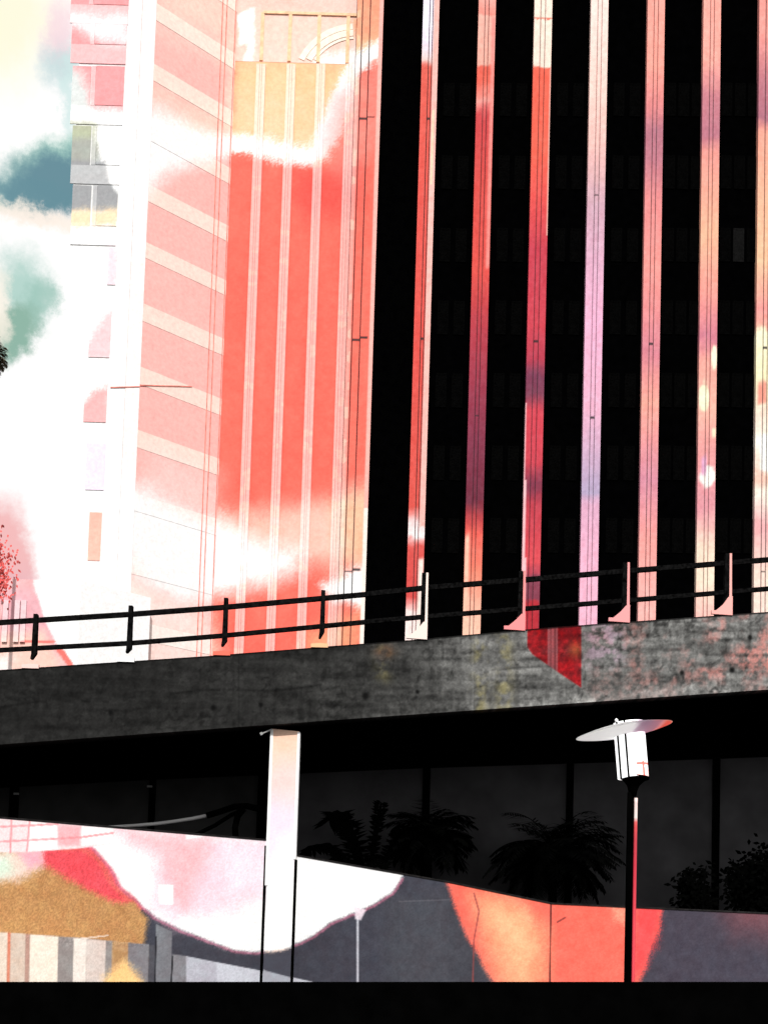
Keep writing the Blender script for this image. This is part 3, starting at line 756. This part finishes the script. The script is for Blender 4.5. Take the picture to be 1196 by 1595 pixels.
wallp.line([(115,1464),(168,1458)], (250,236,226), 1.0, 1, .8, 0)
# ghost lamp line, faint rectangles and joints
wallp.line([(557,1428),(557,1545)], (206,206,216), 2.0, 1, 1, 0)
wallp.area([(552,1412),(570,1418),(562,1434),(553,1432)], (240,224,234), 2, .9, 0)
wallp.area([(622,1408),(700,1402),(700,1545),(622,1545)], (76,76,84), 2, .5, 0)
wallp.line([(622,1405),(700,1402)], (100,98,106), 1, 1, .6, 0)
wallp.line([(738,1392),(746,1420),(738,1465),(736,1545)], (150,74,72), 1.2, 1.2, .8, 0)
wallp.line([(858,1408),(856,1545)], (70,34,34), 1.2, 1, .9, 0)
wallp.line([(868,1437),(880,1430)], (110,50,50), 1.2, 1.5, .7, 0)
def wall_grain(X, Y, U=None, V=None):
    C = wallp(X, Y); n = (h2(np.floor(X/1.6),np.floor(Y/1.6),8)-.5)
    br = ((X < 235) & (Y < 1475))*1.0
    C = C*(1 + (.09+.14*br*(C[...,2] < 150))[...,None]*n[...,None]) + ((fbm(X,Y,9,50)-.5)*14)[...,None]
    return C
wall = empty('ramp_wall', (at(598,1461,YW).x, YW, 0), 'low ramp wall painted with a white petal, coral patch and slate ground', 'wall')
wtop = [(-420,1240),(-70,1269.5),(415,1310.5),(436,1332),(460,1334),(700,1376),(858,1409),(1270,1428),(1700,1448)]
def ramp():
    us = np.concatenate([np.linspace(-420,-12,80), np.arange(-10,1206,1.5), np.linspace(1210,1700,90)]); nv = 150
    X = np.repeat(us[None,:],nv,0); T = np.interp(us,[t[0] for t in wtop],[t[1] for t in wtop]); B = np.full(len(us), 1556.)
    f = np.linspace(0,1,nv)[:,None]; Y = T[None,:]*(1-f)+B[None,:]*f
    C = wall_grain(X,Y)
    d = np.array(list(fw)) + (X-CX)[...,None]*np.array(list(rt))/FPX + (CY-Y)[...,None]*np.array(list(up))/FPX
    P = np.array(list(EYE)) + d*(YW/d[...,1])[...,None]
    P[-1,:,2] = 0.0
    n = nv*len(us); idx = np.arange(n).reshape(nv,-1)
    F = np.stack([idx[1:,:-1],idx[1:,1:],idx[:-1,1:],idx[:-1,:-1]],-1).reshape(-1,4).tolist()
    ring = list(idx[0,:])+list(idx[1:,-1])+list(idx[-1,:-1][::-1])+list(idx[1:-1,0][::-1])
    Bk = P.reshape(-1,3)[ring].copy(); Bk[:,1] = YW+.3
    V = np.vstack([P.reshape(-1,3),Bk]); m = len(ring)
    for i in range(m): F.append([ring[i],ring[(i+1)%m],n+(i+1)%m,n+i])
    CC = np.vstack([C.reshape(-1,3), C.reshape(-1,3)[ring]])
    return mesh('wall_face', V.tolist(), F, M['wallpaint'], wall, pig=lin(np.clip(CC,0,255))*KA)
ramp()
m = MB()
for a, b2 in zip(wtop[:-1], wtop[1:]):
    if a[0] in (415,436): continue
    m.bar(at(a[0],a[1]-.9,YW+.16), at(b2[0],b2[1]-.9,YW+.16), .36, .035)
m.build('coping', M['cap'], wall)

# ------------------------------------------------------------------ pillar
YP = 24.25
pil = empty('concrete_pillar', (vert(436,1400,YP), YP, 0), 'tall square pink and white pillar under the footbridge edge', 'pillar')
pp = Paint((255, 214, 190), 4)
pp.area([(400,1190),(480,1180),(480,1290),(400,1330)], (255,216,212), 30)
pp.area([(400,1240),(480,1250),(480,1380),(400,1380)], (252,226,240), 30)
pp.area([(440,1310),(480,1290),(480,1420),(400,1420),(400,1390)], (255,250,255), 24)
pp.area([(400,1370),(480,1360),(480,1487),(450,1482),(400,1488)], (255,255,255), 6, 1, 2)
pp.area([(400,1487),(440,1484),(480,1470),(480,1600),(400,1600)], (70,70,80), 4, 1, 1.5)
pp.area([(400,1505),(416,1514),(480,1528),(480,1600),(400,1600)], (186,188,198), 1, .8, 0)
x0, x1 = vert(421.5,1200,YP), vert(463.5,1200,YP)
za, zb_ = at(424,1135.5,YP).z, at(464,1139.5,YP).z
panel('shaft', [Vector((x0,YP,za)),Vector((x1,YP,zb_)),Vector((x1,YP,at(440,1556,YP).z)),Vector((x0,YP,at(440,1556,YP).z))],
      [(424,1135),(466,1139),(457,1556),(411,1556)], pp, M['wallpaint'], pil, 1.6, .55)
m = MB(); zl = at(440,1556,YP).z
m.box((x0,YP+.02,0),(x1,YP+.5,zl-.002)).build('plinth', M['cap'], pil)
wmt = flat('white_arris', (.82,.82,.82), .7, .1)
m = MB(); z6 = at(424,1338,YP).z
m.box((x0-.035,YP-.02,z6-.6),(x0+.03,YP+.2,za-.02)).box((x1-.03,YP-.02,z6),(x1+.03,YP+.2,zb_-.02)).build('arris', wmt, pil)
m = MB(); zq = at(424,1318,YP).z
m.box((x0-.075,YP-.01,zl),(x0-.037,YP+.2,zq)).box((x1+.0,YP-.01,zl),(x1+.05,YP+.2,z6-.004)).build('shadow_gap_strip', M['black'], pil)  # near-black strips stand for the shadow gaps beside the shaft
m = MB(); m.bar(at(408,1143,YP-.1), at(424,1136,YP-.1), .025, .025).bar(at(405.5,1144,YP-.1), at(409,1142.5,YP-.1), .05, .06).build('hook', M['greymetal'], pil)

# ------------------------------------------------------------------ shop front under the bridge
YS = 29.6
shop = empty('shop_front', (0, YS, 0), 'dark glazed shop front in the shade behind the ramp wall', 'shop front')
m = MB(); m.box((at(-420,1300,YS).x, YS+.1, 0), (at(1900,1300,YS).x, YS+5, at(598,1100,YS).z)).build('wall', M['black'], shop)
mull = [(-150,0),(20,14),(235,10),(412,26),(662,12),(886,11),(1114,11),(1345,11),(1580,11),(1800,0)]
gtop = [(-150,1236),(0,1227.5),(235,1215),(400,1208),(470,1205),(655,1197),(880,1190),(1105,1183),(1800,1155)]
for i in range(len(mull)-1):
    xa_, xb_ = mull[i][0]+mull[i][1]/2, mull[i+1][0]-mull[i+1][1]/2
    A, Bq = at(xa_,1300,YS), at(xb_,1300,YS)
    z0, z1 = at(xa_,ly(gtop,xa_),YS).z, at(xb_,ly(gtop,xb_),YS).z
    m = MB(); m.prism([Vector((A.x,YS,.15)), Vector((Bq.x,YS,.15)), Vector((Bq.x,YS,z1)), Vector((A.x,YS,z0))], (0,.05,0))
    m.build('window_pane', M['shopglass_dark'] if i < 3 else M['shopglass'], shop)
for x, w in mull[1:-1]:
    X = at(x,1300,YS).x; wv_ = w/57.4/2
    m = MB(); m.box((X-wv_+.01,YS-.1,.1),(X+wv_-.01,YS+.09,at(x,ly(gtop,x)+1,YS).z)).build('mullion', M['black'], shop)
for x, y in ((25,1237),(233,1225.5)):
    q = at(x,y,YS-.14); m = MB(); m.box((q.x-.07,q.y,q.z-.02),(q.x+.07,q.y+.03,q.z+.03)).build('clip', M['greymetal'], shop)

# bent pipe over the wall
pipe = empty('bent_pipe', at(320,1290,26.2), 'bent pipe rising behind the left end of the ramp wall', 'pipe')
YQ = 26.2
m = MB(); m.tube([at(x,y,YQ) for x,y in ((130,1290),(175,1288),(215,1286),(245,1283.5),(275,1279.5),(300,1275.5),(322,1271))], [.02,.03,.04,.045,.045,.045,.045]).build('pale_pipe', flat('pale_pipe', (.42,.42,.42), .6, .1), pipe, True)
m = MB(); m.tube([at(x,y,YQ) for x,y in ((322,1271),(345,1264),(365,1257),(385,1256),(400,1260),(410,1262))], .075).tube([at(x,y,YQ) for x,y in ((300,1303),(335,1286),(360,1270),(378,1262))], .05).tube([at(x,y,YQ) for x,y in ((368,1318),(366,1290),(370,1272),(380,1260))], .075).build('dark_pipe', M['black'], pipe, True)

# ------------------------------------------------------------------ street lamp
YL = 12.0
base = at(979, 1461, YL); lx = vert(979.5,1400,YL)
lamp = empty('street_lamp', (lx, YL, 0), 'slim black street lamp with a tilted white disc hood', 'street lamp')
zc = at(985,1235,YL).z
m = MB(); m.tube([Vector((lx,YL,0)),Vector((lx,YL,zc-.4)),Vector((lx,YL,zc))], [.043,.039,.038], 16).build('pole', M['black'], lamp, True)
m = MB(); q = lx+.058  # pink strip added for the pole's lit right edge, light put into colour
lit_strip_pts = []
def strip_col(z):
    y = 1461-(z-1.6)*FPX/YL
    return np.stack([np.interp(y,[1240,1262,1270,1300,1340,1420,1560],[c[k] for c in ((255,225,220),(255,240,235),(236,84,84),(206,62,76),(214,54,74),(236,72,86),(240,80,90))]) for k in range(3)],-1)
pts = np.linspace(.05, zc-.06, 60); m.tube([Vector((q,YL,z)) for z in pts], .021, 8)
V = np.array([list(v) for v in m.V]); mesh('lit_edge_strip', V.tolist(), m.F, M['gloss'], lamp, True, lin(strip_col(V[:,2]))*KA)
# collar
tilt = Matrix.Rotation(R(-5.5), 4, 'Y')
def lathe(name, prof, origin, rot, mat, parent, colf=None, seg=40):
    V = []; F = []
    for r, z in prof:
        for k in range(seg):
            t = 2*math.pi*k/seg; V.append((r*math.cos(t), r*math.sin(t), z))
    for i in range(len(prof)-1):
        for k in range(seg):
            j = (k+1)%seg; F.append([i*seg+k,i*seg+j,(i+1)*seg+j,(i+1)*seg+k])
    F.append([k for k in reversed(range(seg))]); F.append([(len(prof)-1)*seg+k for k in range(seg)])
    L = np.array(V); pig = None if colf is None else lin(np.clip(colf(L[:,0],L[:,1],L[:,2]),0,255))*KA
    W_ = [Vector(origin) + rot.to_3x3() @ Vector(v) for v in V]
    return mesh(name, W_, F, mat, parent, True, pig)
lathe('collar', [(.042,-.02),(.052,.05),(.07,.10),(.12,.155),(.165,.175),(.170,.20),(.12,.21)], (lx+.02,YL,zc-.02), Matrix.Rotation(R(3),4,'Y'), M['black'], lamp)
bt = at(986,1212,YL); bb_h = .62
hb = Vector((bt.x,YL,bt.z))
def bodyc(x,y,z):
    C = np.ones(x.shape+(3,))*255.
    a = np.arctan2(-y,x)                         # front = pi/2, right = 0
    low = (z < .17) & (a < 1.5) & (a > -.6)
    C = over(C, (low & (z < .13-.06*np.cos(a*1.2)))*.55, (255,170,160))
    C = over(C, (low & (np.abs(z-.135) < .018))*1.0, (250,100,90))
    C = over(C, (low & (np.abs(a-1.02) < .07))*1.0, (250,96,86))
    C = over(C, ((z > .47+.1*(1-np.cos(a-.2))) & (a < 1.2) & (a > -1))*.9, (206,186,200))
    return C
prof = [(.168,z) for z in np.linspace(0,bb_h,44)]
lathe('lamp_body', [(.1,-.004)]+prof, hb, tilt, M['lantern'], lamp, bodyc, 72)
for an, r in ((R(-150),.178),(R(-118),.182)):
    m = MB(); p0 = hb + tilt.to_3x3() @ Vector((r*math.cos(an),r*math.sin(an),-.02)); p1 = hb + tilt.to_3x3() @ Vector((r*math.cos(an),r*math.sin(an),bb_h))
    m.tube([p0,p1], .011, 8).build('stay_rod', M['black'], lamp, True)
dc = at(971.5,1138.5,YL); dc = Vector((dc.x,YL,dc.z))
drot = Matrix.Rotation(R(-10.5),4,'Y') @ Matrix.Rotation(R(1.5),4,'X')
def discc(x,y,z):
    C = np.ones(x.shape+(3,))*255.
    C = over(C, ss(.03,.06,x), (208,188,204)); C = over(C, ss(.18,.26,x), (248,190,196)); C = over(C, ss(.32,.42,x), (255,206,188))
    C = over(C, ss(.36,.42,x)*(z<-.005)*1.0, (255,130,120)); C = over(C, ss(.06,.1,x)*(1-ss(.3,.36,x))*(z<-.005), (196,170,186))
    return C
R_ = .53
pr = [(.02,-.065)]+[(R_*t, -.062*(1-t**2.2)) for t in np.linspace(.1,1,24)]+[(R_*t, .085*(1-t**1.6)) for t in np.linspace(.985,.05,24)]
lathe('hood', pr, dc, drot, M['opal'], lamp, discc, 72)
q = dc + drot.to_3x3() @ Vector((-.075,-.05,.10)); lathe('finial', [(.006,-.07),(.006,0),(.018,.012),(.018,.03),(.004,.042)], q, drot, M['whitemetal'], lamp, None, 12)

# ------------------------------------------------------------------ plants
def leaf(mb, p, d, n, L, w):
    d = d.normalized(); s = d.cross(n).normalized()*w
    k = len(mb.V); mb.V += [p, p+d*L*.45+s, p+d*L, p+d*L*.45-s]; mb.F.append([k,k+1,k+2,k+3])
def frond(mb, p, az, el0, L, droop, n=14, lw=.02, ll=.45, rnd=random):
    pts = []; q = Vector(p); el = el0
    for i in range(n+1):
        pts.append(q.copy()); d = Vector((math.cos(az)*math.cos(el), math.sin(az)*math.cos(el), math.sin(el)))
        q = q + d*L/n; el -= droop/n
    mb.tube(pts, [lw*(1-.8*i/n) for i in range(n+1)], 4)
    for i in range(2, n+1):
        d = (pts[i]-pts[i-1]).normalized(); sd = d.cross(Vector((0,0,1)))
        if sd.length < .1: sd = Vector((1,0,0))
        sd.normalize(); sz = ll*math.sin(math.pi*min(1,(i+1)/(n+2)))**.6
        for sgn in (-1,1):
            for jj in range(2):
                dd = d*.6 + sd*sgn*.9 + Vector((0,0,-.35+rnd.uniform(-.2,.2)))
                leaf(mb, pts[i]-(pts[i]-pts[i-1])*.5*jj, dd, Vector((0,0,1)), sz*rnd.uniform(.8,1.15), .028)
def palm(px, pbase_y, Y, crown_y, nf, L, label, mat='frond', trunk='bark', ll=.45, name='palm_tree', zb=0, seed=1, lean=0):
    rnd = random.Random(seed)
    top = at(px, crown_y, Y); root = empty(name, (top.x, Y, 0), label, 'palm' if 'palm' in name else 'plant')
    t = MB(); t.tube([Vector((top.x-lean,Y,0)), Vector((top.x-lean*.5,Y,top.z*.5)), top], [.14,.11,.09], 10).build('trunk', M[trunk], root, True)
    c = MB()
    for i in range(nf):
        az = 2*math.pi*i/nf*1.618*2 + rnd.uniform(-.3,.3); el = rnd.uniform(-.35,1.25)
        frond(c, top, az, el, L*rnd.uniform(.75,1.1), rnd.uniform(.9,1.7), 13, .02, ll, rnd)
    c.build('crown', M[mat], root)
    return root
palm(668,0,27.6,1302,84,1.28,'dark bushy palm behind the ramp wall left of the lamp',seed=3,ll=.5)
palm(862,0,27.8,1330,110,1.85,'wide dark palm spreading behind the ramp wall beside the lamp pole',seed=5,ll=.5)
# big leaved plant
pr_ = empty('leafy_plant', (at(545,1400,27.4).x,27.4,0), 'dark shaggy leaved plant behind the ramp wall beside the pillar', 'plant')
c = MB(); rnd = random.Random(11)
def blade(mb, pts, wid):
    k0 = len(mb.V)
    for i, p in enumerate(pts):
        d = (pts[min(i+1,len(pts)-1)]-pts[max(i-1,0)]).normalized(); s = d.cross(Vector((0,1,.2))).normalized()
        t = i/(len(pts)-1); w = wid*math.sin(math.pi*(.12+.86*t))**.7*rnd.uniform(.86,1.08)
        mb.V += [p-s*w+Vector((0,.04,0)), p, p+s*w+Vector((0,.04,0))]
    for i in range(len(pts)-1):
        a = k0+i*3
        mb.F += [[a,a+1,a+4,a+3],[a+1,a+2,a+5,a+4]]
for pts, w in (([(575,1395),(556,1330),(540,1285),(524,1268),(512,1278)],.26),([(580,1395),(580,1330),(588,1280),(594,1250)],.13),([(570,1395),(540,1345),(512,1318),(480,1322),(468,1338)],.16),
               ([(585,1395),(600,1340),(622,1300),(640,1290)],.15),([(565,1395),(550,1350),(528,1335),(505,1345)],.15)):
    P = [at(x,y,27.4+rnd.uniform(-.1,.1)) for x,y in pts]
    Q = []
    for i in range(len(P)-1):
        for k in range(9): Q.append(P[i].lerp(P[i+1], k/9))
    Q.append(P[-1]); blade(c, Q, w*.55)
    for i in range(1, len(Q)):
        dq = (Q[i]-Q[i-1]).normalized()
        for sg in (-1, 1):
            for _ in range(2):
                leaf(c, Q[i].lerp(Q[i-1], rnd.random()), dq*.7 + Vector((sg*.9, rnd.uniform(-.3,.3), -.45+rnd.uniform(-.2,.25))), Vector((0,1,.3)), w*rnd.uniform(1.2,2.0), .035)
c.build('foliage', M['frond'], pr_)
b0 = at(577,1400,27.4); m = MB(); m.tube([Vector((b0.x,27.42,0)), Vector((b0.x,27.42,b0.z+.1))], .1, 8).build('stem', M['bark'], pr_, True)
def shrub(px, Y, ytop, rx, n, label, mat, seed, lsz=.16, name='shrub', trunkmat='bark', ysquash=1.0, droop=0.0, cat='shrub', zlo=.72):
    rnd = random.Random(seed); top = at(px, ytop, Y); root = empty(name, (top.x,Y,0), label, cat)
    h = top.z; t = MB(); c = MB()
    for i in range(9):
        a = rnd.uniform(0,6.28); e = Vector((top.x+math.cos(a)*rx*rnd.uniform(.2,.9), Y+math.sin(a)*rx*.6, h*rnd.uniform(zlo,.985)))
        mid = Vector(((top.x+e.x)/2, (Y+e.y)/2, h*(zlo-.1))); t.tube([Vector((top.x,Y,0)), mid, e], [.05,.035,.012], 6)
        for k in range(n//9):
            f = rnd.random(); p = mid.lerp(e, f) + Vector((rnd.gauss(0,1),rnd.gauss(0,.7),rnd.gauss(0,.8)))*rx*.24
            d = Vector((rnd.uniform(-1,1),rnd.uniform(-1,1),rnd.uniform(-.8,.6)-droop)); leaf(c, p, d, Vector((rnd.uniform(-.4,.4),-1,rnd.uniform(-.5,.8))), lsz*rnd.uniform(.7,1.4), lsz*.3)
    t.build('trunk', M[trunkmat], root, True); c.build('crown', M[mat], root); return root
shrub(1085,27.6,1335,.55,800,'small dark shrub behind the ramp wall right of the lamp pole','frond',21)
shrub(1168,27.8,1315,.95,2000,'large dark shrub at the right end behind the ramp wall','frond',23)
# trees at the left edge, beyond the bridge
palm(-20,0,48,554,26,1.05,'dark olive palm crown cut by the left picture edge',mat='oliveleaf',trunk='bark',seed=31,ll=.5,name='tall_palm')
shrub(4,46,812,1.1,900,'red leaved drooping tree at left above the pink house','redleaf',41,.16,'red_tree','redbark',droop=1.2,cat='tree',zlo=.935)

# ------------------------------------------------------------------ low pink house beyond the bridge
YH = 54.6
house = empty('low_house', (at(60,1461,YH).x,YH,0), 'low pale pink house with white pilasters beyond the left end of the footbridge', 'house')
hp = Paint((240, 190, 192), 4)
hp.area([(-90,915),(80,915),(120,1080),(-90,1080)], (234,176,186), 14, .8)
hp.area([(-90,985),(70,985),(130,1080),(-90,1080)], (255,206,192), 14)
hp.area([(-90,1020),(20,1020),(30,1080),(-90,1080)], (255,240,236), 10)
hp.area([(48,860),(54,915),(66,955),(88,1000),(118,1045),(150,1080),(330,1080),(330,860)], (255,255,255), 3, 1, 2)
hp.line([(34,1000),(85,998)], (246,130,122), 3, 1, 1, 0); hp.line([(92,1008),(120,1046)], (248,120,112), 6, 3, 1, 1)
facade('wall', -80, 124, 902, 1100, YH, hp, M['plaster'], house, 960, 2.2, 2)
sp = [Vector((vert(124,960,YH)+.004,YH+.01,0)), Vector((vert(124,960,YH)+3.0,YN-.12,0))]; zh = at(55,902,YH).z
sp2 = [(290,902),(300,902),(300,1100),(290,1100)]
panel('splayed_wall', [sp[0]+Vector((0,0,zh)), sp[1]+Vector((0,0,zh)), sp[1], sp[0]], sp2, hp, M['plaster'], house, 6, .2, back=Vector((-.5,.8,0)))
for x in (8, 26, 36):
    facade('pilaster', x-4, x+4, 935, 1000, YH-.12, screen(hp,.4), M['plaster'], house, 960, .11, 2)

# ------------------------------------------------------------------ black foreground parapet
YF = 9.0
par = MB(); a, b2 = at(-900,1532,YF), at(2100,1532,YF)
par.prism([Vector((a.x,YF,0)), Vector((b2.x,YF,0)), Vector((b2.x,YF,b2.z)), Vector((a.x,YF,a.z))], (0,.25,0))
tag(par.build('parapet', M['black']), 'plain black low parapet across the foreground', 'parapet')
